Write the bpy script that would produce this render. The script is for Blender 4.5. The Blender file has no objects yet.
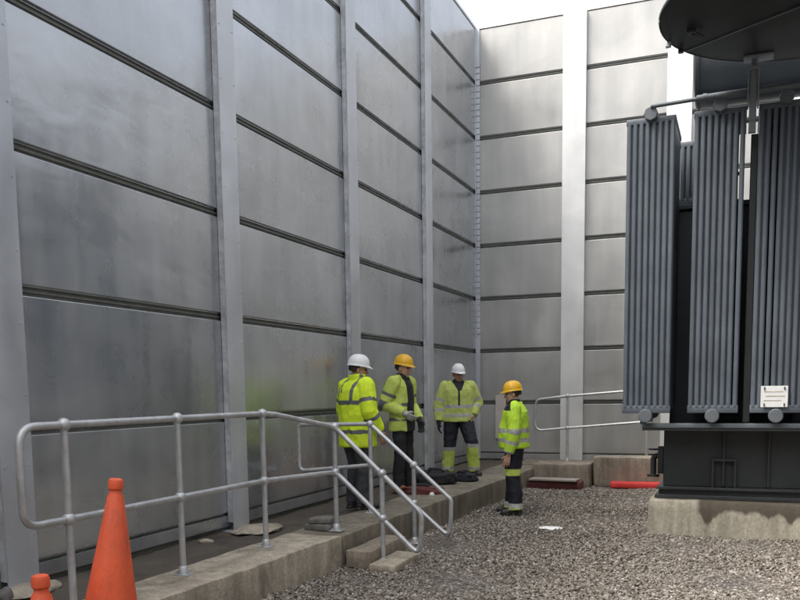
import bpy, bmesh, math, random
import numpy as np
from mathutils import Vector, Matrix, noise
random.seed(7)
S = bpy.context.scene
COL = S.collection
R = math.radians
V = Vector

# ------------------------------------------------------------------ objects
def tag(o, label=None, cat=None, group=None, kind=None):
    if label: o['label'] = label
    if cat: o['category'] = cat
    if group: o['group'] = group
    if kind: o['kind'] = kind
    return o

def empty(name, loc, label, cat, group=None):
    o = bpy.data.objects.new(name, None)
    COL.objects.link(o)
    o.location = loc
    o.empty_display_size = 0.1
    return tag(o, label, cat, group)

def base_of(parent):
    p = V((0, 0, 0))
    while parent is not None:
        p += parent.location
        parent = parent.parent
    return p

def link_mesh(name, me, mats, parent=None):
    o = bpy.data.objects.new(name, me)
    for m in (mats if isinstance(mats, (list, tuple)) else [mats]):
        me.materials.append(m)
    COL.objects.link(o)
    if parent is not None: o.parent = parent
    return o

class MB:
    """collects shapes given in world coordinates and links them as one mesh"""
    def __init__(s): s.bm = bmesh.new()
    def box(s, x0, x1, y0, y1, z0, z1, bev=0.0, M=None):
        t = bmesh.new()
        vs = [t.verts.new((x, y, z)) for x in (x0, x1) for y in (y0, y1) for z in (z0, z1)]
        for f in ((0,1,3,2),(4,6,7,5),(0,4,5,1),(2,3,7,6),(0,2,6,4),(1,5,7,3)):
            t.faces.new([vs[i] for i in f])
        if bev: bmesh.ops.bevel(t, geom=list(t.edges), offset=bev, segments=2, affect='EDGES', profile=0.5)
        if M is not None: bmesh.ops.transform(t, matrix=M, verts=t.verts)
        s.merge(t); return s
    def merge(s, t):
        me = bpy.data.meshes.new('tmp'); t.to_mesh(me); t.free()
        s.bm.from_mesh(me); bpy.data.meshes.remove(me)
    def tube(s, pts, r, seg=12, fillet=0.0, caps=True, fseg=6):
        pts = [V(p) for p in pts]
        if fillet: pts = fillet_path(pts, fillet, fseg)
        n = len(pts); rings = []
        d0 = (pts[1]-pts[0]).normalized()
        u = d0.orthogonal().normalized()
        for i, p in enumerate(pts):
            if i == 0: d = pts[1]-pts[0]
            elif i == n-1: d = pts[-1]-pts[-2]
            else: d = (pts[i+1]-p).normalized() + (p-pts[i-1]).normalized()
            d.normalize()
            u = (u - d*u.dot(d)).normalized(); w = d.cross(u)
            rr = r[i] if isinstance(r, (list, tuple)) else r
            rings.append([s.bm.verts.new(p + (u*math.cos(2*math.pi*k/seg) + w*math.sin(2*math.pi*k/seg))*rr) for k in range(seg)])
        for a, b in zip(rings, rings[1:]):
            for k in range(seg):
                s.bm.faces.new((a[k], a[(k+1)%seg], b[(k+1)%seg], b[k]))
        if caps:
            s.bm.faces.new(list(reversed(rings[0]))); s.bm.faces.new(rings[-1])
        return s
    def lathe(s, c, prof, seg=32, axis=V((0,0,1))):
        c = V(c); axis = axis.normalized(); u = axis.orthogonal().normalized(); w = axis.cross(u)
        rings = []
        for r, h in prof:
            rings.append([s.bm.verts.new(c + axis*h + (u*math.cos(2*math.pi*k/seg)+w*math.sin(2*math.pi*k/seg))*max(r, 1e-4)) for k in range(seg)])
        for a, b in zip(rings, rings[1:]):
            for k in range(seg): s.bm.faces.new((a[k], a[(k+1)%seg], b[(k+1)%seg], b[k]))
        s.bm.faces.new(list(reversed(rings[0]))); s.bm.faces.new(rings[-1])
        return s
    def ball(s, c, r, sc=(1,1,1), M=None, u=16, v=10):
        t = bmesh.new()
        bmesh.ops.create_uvsphere(t, u_segments=u, v_segments=v, radius=r)
        m = Matrix.Translation(V(c))
        if M is not None: m = m @ M.to_4x4()
        m = m @ Matrix.Diagonal((sc[0], sc[1], sc[2], 1))
        bmesh.ops.transform(t, matrix=m, verts=t.verts); s.merge(t); return s
    def cone(s, a, b, ra, rb, seg=16):
        s.tube([a, b], [ra, rb], seg); s.ball(a, ra, u=seg, v=8); s.ball(b, rb, u=seg, v=8); return s
    def chain(s, pts, rs):
        for i in range(len(pts)-1): s.cone(pts[i], pts[i+1], rs[i], rs[i+1])
        return s
    def build(s, name, mats, parent=None, smooth=None, rough=0.0, rscale=3.0, bevel=0.0):
        off = base_of(parent)
        bm = s.bm
        bmesh.ops.recalc_face_normals(bm, faces=bm.faces)
        if rough:
            for v in bm.verts:
                v.co += noise.noise_vector(v.co*rscale)*rough
        for v in bm.verts: v.co -= off
        me = bpy.data.meshes.new(name); bm.to_mesh(me); bm.free()
        if smooth is not None: shade(me, smooth)
        return link_mesh(name, me, mats, parent)

def shade(me, ang=40):
    me.polygons.foreach_set('use_smooth', [True]*len(me.polygons))
    if ang < 180 and hasattr(me, 'set_sharp_from_angle'): me.set_sharp_from_angle(angle=R(ang))

def fillet_path(pts, rad, n):
    out = [pts[0]]
    for i in range(1, len(pts)-1):
        a, p, b = pts[i-1], pts[i], pts[i+1]
        da = (a-p); db = (b-p)
        ang = da.angle(db)
        if abs(math.pi-ang) < 0.02: out.append(p); continue
        t = min(rad/math.tan(ang/2), da.length*0.49, db.length*0.49)
        p0 = p+da.normalized()*t; p1 = p+db.normalized()*t
        for k in range(n+1):
            s = k/n
            out.append(p0*(1-s)**2 + p*2*s*(1-s) + p1*s*s)
    out.append(pts[-1]); return out

def grid_block(x0, x1, y0, y1, z0, z1, step, bev=0.012):
    """a box cut into a fine grid, so its faces and edges can be worn"""
    t = bmesh.new()
    vs = [t.verts.new((x, y, z)) for x in (x0, x1) for y in (y0, y1) for z in (z0, z1)]
    for f in ((0,1,3,2),(4,6,7,5),(0,4,5,1),(2,3,7,6),(0,2,6,4),(1,5,7,3)): t.faces.new([vs[i] for i in f])
    bmesh.ops.bevel(t, geom=list(t.edges), offset=bev, segments=2, affect='EDGES', profile=0.5)
    for ax, lo, hi in ((0, x0, x1), (1, y0, y1), (2, z0, z1)):
        n = max(1, int((hi-lo)/step))
        for k in range(1, n):
            c = [0, 0, 0]; c[ax] = lo+(hi-lo)*k/n; nn = [0, 0, 0]; nn[ax] = 1
            bmesh.ops.bisect_plane(t, geom=list(t.verts)+list(t.edges)+list(t.faces), plane_co=c, plane_no=nn)
    return t

# ---------------------------------------------------------------- materials
def new_mat(name):
    m = bpy.data.materials.new(name); m.use_nodes = True
    nt = m.node_tree; b = nt.nodes['Principled BSDF']
    return m, nt, b
def N(nt, typ, **kw):
    n = nt.nodes.new(typ)
    for k, v in kw.items():
        if k in n.inputs: n.inputs[k].default_value = v
        else: setattr(n, k, v)
    return n
def ramp(nt, fac, stops):
    n = nt.nodes.new('ShaderNodeValToRGB')
    e = n.color_ramp.elements
    while len(e) < len(stops): e.new(0.5)
    for i, (p, c) in enumerate(stops):
        e[i].position = p
        e[i].color = (c, c, c, 1) if isinstance(c, (int, float)) else (*c, 1)
    nt.links.new(fac, n.inputs['Fac']); return n.outputs['Color']
def mix(nt, fac, a, b, mode='MIX'):
    n = nt.nodes.new('ShaderNodeMix'); n.data_type = 'RGBA'; n.blend_type = mode
    for sock, v in ((n.inputs[0], fac), (n.inputs[6], a), (n.inputs[7], b)):
        if hasattr(v, 'links'): nt.links.new(v, sock)
        elif isinstance(v, (int, float)): sock.default_value = v if sock == n.inputs[0] else (v, v, v, 1)
        else: sock.default_value = (*v, 1)
    return n.outputs[2]
def coords(nt, scale=(1,1,1)):
    tc = nt.nodes.new('ShaderNodeTexCoord'); mp = nt.nodes.new('ShaderNodeMapping')
    nt.links.new(tc.outputs['Object'], mp.inputs['Vector']); mp.inputs['Scale'].default_value = scale
    return mp.outputs['Vector']
def nz(nt, vec, scale, detail=5, rough=0.55, dist=0.0, w=None):
    n = nt.nodes.new('ShaderNodeTexNoise')
    n.inputs['Scale'].default_value = scale; n.inputs['Detail'].default_value = detail
    n.inputs['Roughness'].default_value = rough; n.inputs['Distortion'].default_value = dist
    if w is not None:
        n.noise_dimensions = '4D'; nt.links.new(w, n.inputs['W'])
    nt.links.new(vec, n.inputs['Vector']); return n.outputs['Fac']
def bump(nt, b, h, strength, dist=0.01):
    n = nt.nodes.new('ShaderNodeBump'); n.inputs['Strength'].default_value = strength; n.inputs['Distance'].default_value = dist
    nt.links.new(h, n.inputs['Height']); nt.links.new(n.outputs['Normal'], b.inputs['Normal'])

def simple(name, c1, c2, scale=6, rough=0.6, metal=0.0, bmp=0.2, bdist=0.004, fine=60, spread=(0.3, 0.7)):
    m, nt, b = new_mat(name)
    v = coords(nt)
    a = nz(nt, v, scale, 6, 0.6)
    f = nz(nt, v, fine, 3, 0.6)
    c = ramp(nt, a, [(spread[0], c1), (spread[1], c2)])
    c = mix(nt, 0.25, c, ramp(nt, f, [(0.3, 0.25), (0.7, 0.75)]), 'OVERLAY')
    nt.links.new(c, b.inputs['Base Color'])
    rr = ramp(nt, a, [(0.2, max(0, rough-0.1)), (0.8, min(1, rough+0.1))])
    nt.links.new(rr, b.inputs['Roughness']); b.inputs['Metallic'].default_value = metal
    if bmp: bump(nt, b, f, bmp, bdist)
    return m

def galvanised(name, base=(0.44, 0.46, 0.49), metal=0.75, rough=0.3, warm=0.0, wave=0.5, cs=1.0):
    m, nt, b = new_mat(name)
    oi = nt.nodes.new('ShaderNodeObjectInfo')
    w = nt.nodes.new('ShaderNodeMath'); w.operation = 'MULTIPLY'; w.inputs[1].default_value = 37.0
    nt.links.new(oi.outputs['Random'], w.inputs[0]); W = w.outputs[0]
    v = coords(nt); vs = coords(nt, (3.0, 3.0, 0.3)); vh = coords(nt, (0.55, 0.55, 1.5))
    cloud = nz(nt, v, cs, 5, 0.58, 0.6, W)
    streak = nz(nt, vs, 1.5, 3, 0.5, 0.2, W)
    band = nz(nt, vh, 0.9, 3, 0.5, 0.5, W)
    wavy = nz(nt, vh, 0.55, 1, 0.4, 0.0, W)
    fine = nz(nt, v, 55, 3, 0.6)
    bl = [c*0.78 for c in base]; bh = [min(1, c*1.18) for c in base]
    c = ramp(nt, cloud, [(0.25, bl), (0.75, bh)])
    c = mix(nt, 0.35, c, ramp(nt, streak, [(0.25, 0.32), (0.75, 0.66)]), 'OVERLAY')
    c = mix(nt, 0.10, c, ramp(nt, fine, [(0.3, 0.4), (0.7, 0.6)]), 'OVERLAY')
    c = mix(nt, 0.5, c, ramp(nt, oi.outputs['Random'], [(0, 0.43), (1, 0.57)]), 'OVERLAY')
    if warm: c = mix(nt, warm, c, (0.62, 0.55, 0.45))
    nt.links.new(c, b.inputs['Base Color'])
    b.inputs['Metallic'].default_value = metal
    s = mix(nt, 0.3, mix(nt, 0.5, band, cloud), streak)
    nt.links.new(ramp(nt, s, [(0.36, rough-0.10), (0.64, rough+0.17)]), b.inputs['Roughness'])
    n1 = nt.nodes.new('ShaderNodeBump'); n1.inputs['Strength'].default_value = wave; n1.inputs['Distance'].default_value = 0.06
    nt.links.new(wavy, n1.inputs['Height'])
    n2 = nt.nodes.new('ShaderNodeBump'); n2.inputs['Strength'].default_value = 0.5*wave; n2.inputs['Distance'].default_value = 0.010
    nt.links.new(nz(nt, coords(nt, (1.0, 1.0, 1.6)), 2.6, 2, 0.45, 0.3, W), n2.inputs['Height']); nt.links.new(n1.outputs['Normal'], n2.inputs['Normal'])
    nt.links.new(n2.outputs['Normal'], b.inputs['Normal'])
    return m

M = {}
M['panel'] = galvanised('galvanised_panel', (0.485, 0.502, 0.522), 0.76, 0.26, 0.0, 1.0)
M['cladding'] = simple('dark_cladding', (0.15, 0.152, 0.155), (0.20, 0.202, 0.205), 2, 0.7)
M['panel_back'] = galvanised('galvanised_panel_weathered', (0.43, 0.427, 0.41), 0.55, 0.43, 0.06)
M['post'] = galvanised('galvanised_post', (0.58, 0.60, 0.63), 0.4, 0.42)
M['edge'] = simple('sealant', (0.36, 0.37, 0.38), (0.66, 0.67, 0.68), 7, 0.5, 0.2, 0.3, 0.004, 25)
M['post_back'] = galvanised('galvanised_post_weathered', (0.70, 0.695, 0.675), 0.45, 0.42)
M['groove'] = simple('dark_joint', (0.10, 0.108, 0.095), (0.17, 0.175, 0.155), 8, 0.7)
M['pipe'] = galvanised('galvanised_pipe', (0.56, 0.57, 0.575), 0.6, 0.42, 0.04, 0.2, 14.0)
M['steel_grey'] = simple('grey_paint', (0.088, 0.105, 0.124), (0.122, 0.143, 0.165), 2.5, 0.42, 0.0, 0.08)
M['steel_mid'] = simple('grey_paint_flat', (0.10, 0.115, 0.125), (0.14, 0.155, 0.165), 3, 0.5, 0.0, 0.08)
M['steel_light'] = simple('light_grey_paint', (0.20, 0.22, 0.235), (0.26, 0.28, 0.295), 3, 0.5, 0.0, 0.08)
M['steel_dark'] = simple('dark_paint', (0.028, 0.032, 0.033), (0.05, 0.055, 0.055), 2, 0.45, 0.0, 0.1)
M['tank'] = simple('tank_paint', (0.032, 0.038, 0.043), (0.048, 0.055, 0.061), 1.5, 0.36, 0.0, 0.06)
M['disc'] = simple('black_paint', (0.016, 0.0155, 0.0145), (0.027, 0.026, 0.024), 1.5, 0.55, 0.0, 0.1)
M['white'] = simple('white_plate', (0.74, 0.74, 0.72), (0.82, 0.82, 0.8), 12, 0.4, 0, 0.03)
M['paper'] = simple('paper', (0.75, 0.75, 0.74), (0.86, 0.86, 0.85), 8, 0.7, 0, 0.1)
M['notice'] = simple('beige_board', (0.50, 0.44, 0.40), (0.60, 0.54, 0.49), 6, 0.6)
M['ink'] = simple('grey_ink', (0.42, 0.37, 0.28), (0.5, 0.45, 0.36), 30, 0.6)
M['cone'] = simple('orange_plastic', (0.66, 0.085, 0.028), (0.80, 0.125, 0.045), 4, 0.5, 0, 0.1, 0.002)
M['red'] = simple('red_plastic', (0.55, 0.03, 0.03), (0.7, 0.06, 0.05), 6, 0.5)
M['dark_red'] = simple('dark_red_plastic', (0.075, 0.018, 0.016), (0.145, 0.035, 0.03), 6, 0.6)
M['timber'] = simple('grey_timber', (0.24, 0.21, 0.18), (0.40, 0.37, 0.33), 5, 0.8)
M['stone'] = simple('grey_stone', (0.10, 0.095, 0.085), (0.24, 0.225, 0.20), 9, 0.85, 0, 0.6, 0.01, 30)
M['skin'] = simple('skin', (0.50, 0.28, 0.19), (0.60, 0.36, 0.26), 14, 0.5, 0, 0.1, 0.001)
M['skin_tan'] = simple('tanned_skin', (0.38, 0.20, 0.125), (0.46, 0.26, 0.17), 14, 0.5, 0, 0.1, 0.001)
M['lip'] = simple('lip', (0.30, 0.10, 0.08), (0.36, 0.13, 0.10), 20, 0.5)
M['eye'] = simple('eye', (0.02, 0.016, 0.012), (0.05, 0.04, 0.03), 20, 0.2, 0, 0)
M['hair'] = simple('dark_hair', (0.015, 0.011, 0.009), (0.04, 0.03, 0.024), 30, 0.6, 0, 0.6, 0.004, 90)
M['hat_white'] = simple('white_hard_hat_plastic', (0.80, 0.80, 0.79), (0.86, 0.86, 0.85), 6, 0.3, 0, 0.02)
M['hat_yellow'] = simple('yellow_hard_hat_plastic', (0.80, 0.44, 0.01), (0.86, 0.50, 0.02), 6, 0.3, 0, 0.02)
def worn(name, dirt, amount, stretch=(1, 1, 0.25), scale=9):
    m = M[name]; nt = m.node_tree; b = nt.nodes['Principled BSDF']
    src = b.inputs['Base Color'].links[0].from_socket
    d = nz(nt, coords(nt, stretch), scale, 5, 0.65, 0.3)
    nt.links.new(mix(nt, ramp(nt, d, [(0.48, 0.0), (0.74, amount)]), src, dirt), b.inputs['Base Color'])
worn('cone', (0.22, 0.07, 0.04), 0.6)
worn('steel_grey', (0.045, 0.047, 0.048), 0.55, (3, 3, 0.12), 3)
worn('steel_dark', (0.05, 0.042, 0.034), 0.5, (1, 1, 0.4), 3)
def cloth(name, c1, c2, rough=0.75):
    return simple(name, c1, c2, 7, rough, 0, 0.5, 0.008, 26)
M['hivis'] = cloth('hivis_yellow_cloth', (0.66, 0.88, 0.02), (0.78, 0.97, 0.04))
M['hivis_worn'] = cloth('worn_hivis_cloth', (0.46, 0.58, 0.09), (0.66, 0.76, 0.17))
M['hivis_dull'] = cloth('dull_hivis_cloth', (0.42, 0.50, 0.10), (0.62, 0.68, 0.20))
M['hivis_green'] = cloth('hivis_green_cloth', (0.50, 0.80, 0.03), (0.62, 0.90, 0.07))
M['band_dark'] = cloth('dark_reflective_band', (0.10, 0.11, 0.11), (0.17, 0.18, 0.18), 0.5)
M['band_silver'] = cloth('silver_reflective_band', (0.36, 0.37, 0.35), (0.50, 0.51, 0.48), 0.45)
M['black_cloth'] = cloth('black_cloth', (0.008, 0.008, 0.010), (0.020, 0.020, 0.024))
M['navy_cloth'] = cloth('navy_cloth', (0.007, 0.008, 0.013), (0.016, 0.018, 0.027))
M['grey_cloth'] = cloth('charcoal_cloth', (0.035, 0.037, 0.040), (0.065, 0.067, 0.070))
M['boot_black'] = simple('black_boot', (0.012, 0.012, 0.012), (0.03, 0.028, 0.026), 10, 0.5)
M['boot_tan'] = simple('tan_boot', (0.28, 0.10, 0.045), (0.38, 0.16, 0.075), 10, 0.6)
M['glove_white'] = cloth('pale_glove', (0.40, 0.40, 0.39), (0.52, 0.52, 0.50))

def concrete(name, base, dark, moss=0.0, stain_top=None):
    m, nt, b = new_mat(name)
    v = coords(nt); vs = coords(nt, (2.5, 2.5, 0.35))
    a = nz(nt, v, 1.6, 8, 0.65, 0.4); f = nz(nt, v, 38, 6, 0.7); s = nz(nt, vs, 3.0, 6, 0.65, 0.2)
    c = ramp(nt, a, [(0.28, dark), (0.68, base)])
    c = mix(nt, 0.7, c, ramp(nt, s, [(0.3, 0.22), (0.7, 0.66)]), 'OVERLAY')
    c = mix(nt, 0.7, c, ramp(nt, f, [(0.3, 0.3), (0.7, 0.7)]), 'OVERLAY')
    if moss:
        c = mix(nt, ramp(nt, nz(nt, v, 2.3, 6, 0.6, 0.5), [(0.5, 0.0), (0.7, moss)]), c, (0.06, 0.055, 0.03))
    rg = 0.85
    if stain_top is not None:
        # an oil stain that has run down the front from the top edge, with drips
        tc = nt.nodes.new('ShaderNodeTexCoord'); sx = nt.nodes.new('ShaderNodeSeparateXYZ')
        nt.links.new(tc.outputs['Object'], sx.inputs[0])
        vx = coords(nt, (1, 0.15, 0.0))
        d1 = nz(nt, vx, 4.6, 1, 0.4); d2 = nz(nt, vx, 17.0, 1, 0.4)
        mm = mix(nt, 0.16, d1, d2)
        depth = ramp(nt, mm, [(0.30, 0.08), (0.48, 0.13), (0.58, 0.17), (0.72, 0.30)])
        sub = nt.nodes.new('ShaderNodeMath'); sub.operation = 'SUBTRACT'; sub.inputs[0].default_value = stain_top
        nt.links.new(sx.outputs['Z'], sub.inputs[1])
        lt = nt.nodes.new('ShaderNodeMath'); lt.operation = 'SUBTRACT'
        nt.links.new(depth, lt.inputs[0]); nt.links.new(sub.outputs[0], lt.inputs[1])
        sm = nt.nodes.new('ShaderNodeMapRange'); sm.inputs['From Min'].default_value = -0.012; sm.inputs['From Max'].default_value = 0.03
        nt.links.new(lt.outputs[0], sm.inputs['Value'])
        gx = nt.nodes.new('ShaderNodeMapRange'); gx.inputs['From Min'].default_value = -2.00; gx.inputs['From Max'].default_value = -1.95
        nt.links.new(sx.outputs['X'], gx.inputs['Value'])
        mu = nt.nodes.new('ShaderNodeMath'); mu.operation = 'MULTIPLY'
        nt.links.new(sm.outputs[0], mu.inputs[0]); nt.links.new(gx.outputs[0], mu.inputs[1])
        st = nt.nodes.new('ShaderNodeMath'); st.operation = 'MULTIPLY'; st.inputs[1].default_value = 0.88; nt.links.new(mu.outputs[0], st.inputs[0])
        c = mix(nt, st.outputs[0], c, mix(nt, a, (0.03, 0.023, 0.015), (0.075, 0.058, 0.04)))
    nt.links.new(c, b.inputs['Base Color'])
    b.inputs['Roughness'].default_value = rg
    bump(nt, b, mix(nt, 0.5, a, f), 0.6, 0.012)
    return m
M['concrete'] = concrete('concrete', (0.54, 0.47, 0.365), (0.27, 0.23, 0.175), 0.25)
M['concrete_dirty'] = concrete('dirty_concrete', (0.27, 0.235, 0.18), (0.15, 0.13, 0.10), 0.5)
M['concrete_block'] = concrete('concrete_block', (0.34, 0.29, 0.225), (0.22, 0.185, 0.14), 0.35)
M['concrete_stained'] = concrete('oil_stained_concrete', (0.46, 0.42, 0.33), (0.33, 0.30, 0.23), 0.0, 0.495)

def soil_mat():
    m, nt, b = new_mat('wet_soil')
    v = coords(nt)
    a = nz(nt, v, 1.3, 8, 0.65, 0.6); f = nz(nt, v, 30, 6, 0.7)
    c = ramp(nt, a, [(0.3, (0.045, 0.036, 0.027)), (0.7, (0.115, 0.095, 0.072))])
    c = mix(nt, 0.5, c, ramp(nt, f, [(0.3, 0.3), (0.7, 0.7)]), 'OVERLAY')
    nt.links.new(c, b.inputs['Base Color'])
    nt.links.new(ramp(nt, a, [(0.3, 0.35), (0.6, 0.85)]), b.inputs['Roughness'])
    bump(nt, b, mix(nt, 0.6, a, f), 0.7, 0.02); return m
M['soil'] = soil_mat()

def gravel_mats():
    m, nt, b = new_mat('gravel_bed')
    v = coords(nt)
    vo = nt.nodes.new('ShaderNodeTexVoronoi'); vo.inputs['Scale'].default_value = 30
    nt.links.new(v, vo.inputs['Vector'])
    sp = nt.nodes.new('ShaderNodeSeparateColor'); nt.links.new(vo.outputs['Color'], sp.inputs[0])
    c = ramp(nt, sp.outputs[0], [(0.0, (0.05, 0.043, 0.037)), (0.6, (0.13, 0.115, 0.10)), (1.0, (0.26, 0.24, 0.215))])
    nt.links.new(c, b.inputs['Base Color']); b.inputs['Roughness'].default_value = 0.9
    bump(nt, b, vo.outputs['Distance'], 1.0, 0.03)
    m2, nt, b = new_mat('gravel_stones')
    g = nt.nodes.new('ShaderNodeNewGeometry')
    v = coords(nt)
    c = ramp(nt, g.outputs['Random Per Island'], [(0.0, (0.125, 0.104, 0.081)), (0.35, (0.20, 0.170, 0.137)), (0.7, (0.27, 0.237, 0.197)), (0.9, (0.34, 0.309, 0.268)), (1.0, (0.46, 0.434, 0.393))])
    c = mix(nt, 0.5, c, ramp(nt, nz(nt, v, 90, 4, 0.7), [(0.3, 0.3), (0.7, 0.7)]), 'OVERLAY')
    c = mix(nt, 0.35, c, ramp(nt, nz(nt, v, 0.7, 4, 0.6, 0.5), [(0.3, 0.3), (0.7, 0.62)]), 'OVERLAY')
    nt.links.new(c, b.inputs['Base Color']); b.inputs['Roughness'].default_value = 0.8
    return m, m2
M['gravel_bed'], M['gravel'] = gravel_mats()

# ------------------------------------------------------------------ ground
g = MB(); g.box(-300, 300, -300, 300, -0.6, -0.012)
tag(g.build('ground', M['gravel_bed']), kind='structure')

def gravel():
    rng = np.random.default_rng(3)
    xs = []; ys = []
    def area(x0, x1, y0, y1, dens):
        n = int((x1-x0)*(y1-y0)*dens)
        xs.append(rng.uniform(x0, x1, n)); ys.append(rng.uniform(y0, y1, n))
    area(1.25, 5.4, -10.7, -8.0, 2700)
    area(1.3, 5.6, -8.0, -5.0, 2000)
    area(1.35, 4.6, -5.0, -0.9, 1500)
    area(5.4, 7.5, -10.7, -7.0, 500)
    area(1.25, 7.5, -13.5, -10.7, 350)
    x = np.concatenate(xs); y = np.concatenate(ys)
    keep = ~((x > 3.85) & (y > -6.2)) 
    x = x[keep]; y = y[keep]; n = len(x)
    t = bmesh.new(); bmesh.ops.create_icosphere(t, subdivisions=1, radius=1.0)
    tv = np.array([v.co[:] for v in t.verts]); tf = np.array([[v.index for v in f.verts] for f in t.faces]); t.free()
    nv = len(tv); nf = len(tf)
    jit = 1 + rng.uniform(-0.28, 0.28, (n, nv, 1))
    sz = 0.0122*np.exp(rng.normal(0, 0.28, n))
    sc = rng.uniform(0.65, 1.25, (n, 1, 3)); sc[:, :, 2] *= 0.75
    P = tv[None]*jit*sc*sz[:, None, None]
    a = rng.uniform(0, 2*math.pi, n); b = rng.normal(0, 0.5, n)
    ca, sa, cb, sb = np.cos(a), np.sin(a), np.cos(b), np.sin(b)
    X, Y, Z = P[..., 0], P[..., 1], P[..., 2]
    Y2 = Y*cb[:, None]-Z*sb[:, None]; Z2 = Y*sb[:, None]+Z*cb[:, None]
    X3 = X*ca[:, None]-Y2*sa[:, None]; Y3 = X*sa[:, None]+Y2*ca[:, None]
    und = 0.012*np.sin(x*2.1+0.7*y)+0.010*np.sin(y*3.3-x)+0.008*np.sin(5.1*x+2.3*y)
    zc = rng.uniform(-0.012, 0.012, n)+und
    W = np.stack([X3+x[:, None], Y3+y[:, None], Z2+zc[:, None]], -1).reshape(-1, 3)
    F = (tf[None]+(np.arange(n)*nv)[:, None, None]).reshape(-1)
    me = bpy.data.meshes.new('gravel')
    me.vertices.add(len(W)); me.vertices.foreach_set('co', W.astype(np.float32).ravel())
    me.loops.add(len(F)); me.loops.foreach_set('vertex_index', F.astype(np.int32))
    me.polygons.add(n*nf); me.polygons.foreach_set('loop_start', (np.arange(n*nf)*3).astype(np.int32))
    me.update(calc_edges=True)
    return tag(link_mesh('gravel', me, M['gravel']), 'brown and grey crushed stone gravel covering the yard', 'gravel', kind='stuff')
gravel()

# platform along the walls: soil strip and concrete kerb
m = MB()
t = bmesh.new(); bmesh.ops.create_grid(t, x_segments=40, y_segments=260, size=1.0)
for v in t.verts:
    x = -0.10 + (v.co.x+1)/2*1.25; y = -17.6 + (v.co.y+1)/2*17.5
    z = 0.272 + 0.025*noise.noise(V((x*2, y*1.3, 0))) + 0.012*noise.noise(V((x*9, y*9, 1)))
    if y > -6.6: z += 0.02
    v.co = (x, y, z)
m.merge(t)
tag(m.build('path', M['soil'], smooth=180), kind='structure')
def front_x(y): return 1.28 + (y+11)*0.028
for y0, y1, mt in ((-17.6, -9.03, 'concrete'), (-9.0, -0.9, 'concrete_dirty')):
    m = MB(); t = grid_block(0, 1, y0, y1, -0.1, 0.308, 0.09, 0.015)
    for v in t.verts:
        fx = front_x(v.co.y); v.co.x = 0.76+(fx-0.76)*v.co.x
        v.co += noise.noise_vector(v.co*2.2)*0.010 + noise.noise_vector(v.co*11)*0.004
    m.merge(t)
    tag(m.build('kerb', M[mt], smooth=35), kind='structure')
m = MB(); t = grid_block(1.0, 3.75, -1.05, -0.02, -0.1, 0.33, 0.12, 0.01)
for v in t.verts: v.co += noise.noise_vector(v.co*3)*0.01
m.merge(t); tag(m.build('platform', M['concrete_dirty'], smooth=35), kind='structure')

def conc_thing(name, label, cat, x0, x1, y0, y1, z0, z1, mat, rough=0.008, group=None, bev=0.012, rot=0, step=0.06):
    c = V(((x0+x1)/2, (y0+y1)/2, z0))
    t = grid_block(x0-c.x, x1-c.x, y0-c.y, y1-c.y, 0, z1-z0, step, bev)
    for v in t.verts:
        w = v.co + c
        v.co += noise.noise_vector(w*2.5)*rough + noise.noise_vector(w*12)*rough*0.5
    m = MB(); m.merge(t)
    o = m.build(name, M[mat], smooth=35); o.location = c; o.rotation_euler.z = rot
    return tag(o, label, cat, group)
conc_thing('concrete_step', 'higher concrete step against the kerb between the stair rails', 'step', 1.375, 1.63, -9.04, -8.12, 0, 0.172, 'concrete_block')
conc_thing('concrete_step', 'low bottom concrete step nearly sunk in the gravel', 'step', 1.64, 1.90, -9.10, -8.40, 0, 0.066, 'concrete')
conc_thing('concrete_block', 'concrete kerb block behind the grey plank, left of the other block', 'concrete block', 1.50, 2.47, -1.72, -1.08, 0, 0.385, 'concrete_block', 0.016)
conc_thing('concrete_block', 'larger concrete kerb block beside the transformer, behind the bright red strip', 'concrete block', 2.50, 3.72, -1.45, -1.07, 0, 0.50, 'concrete_block', 0.014, rot=R(2))

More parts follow.
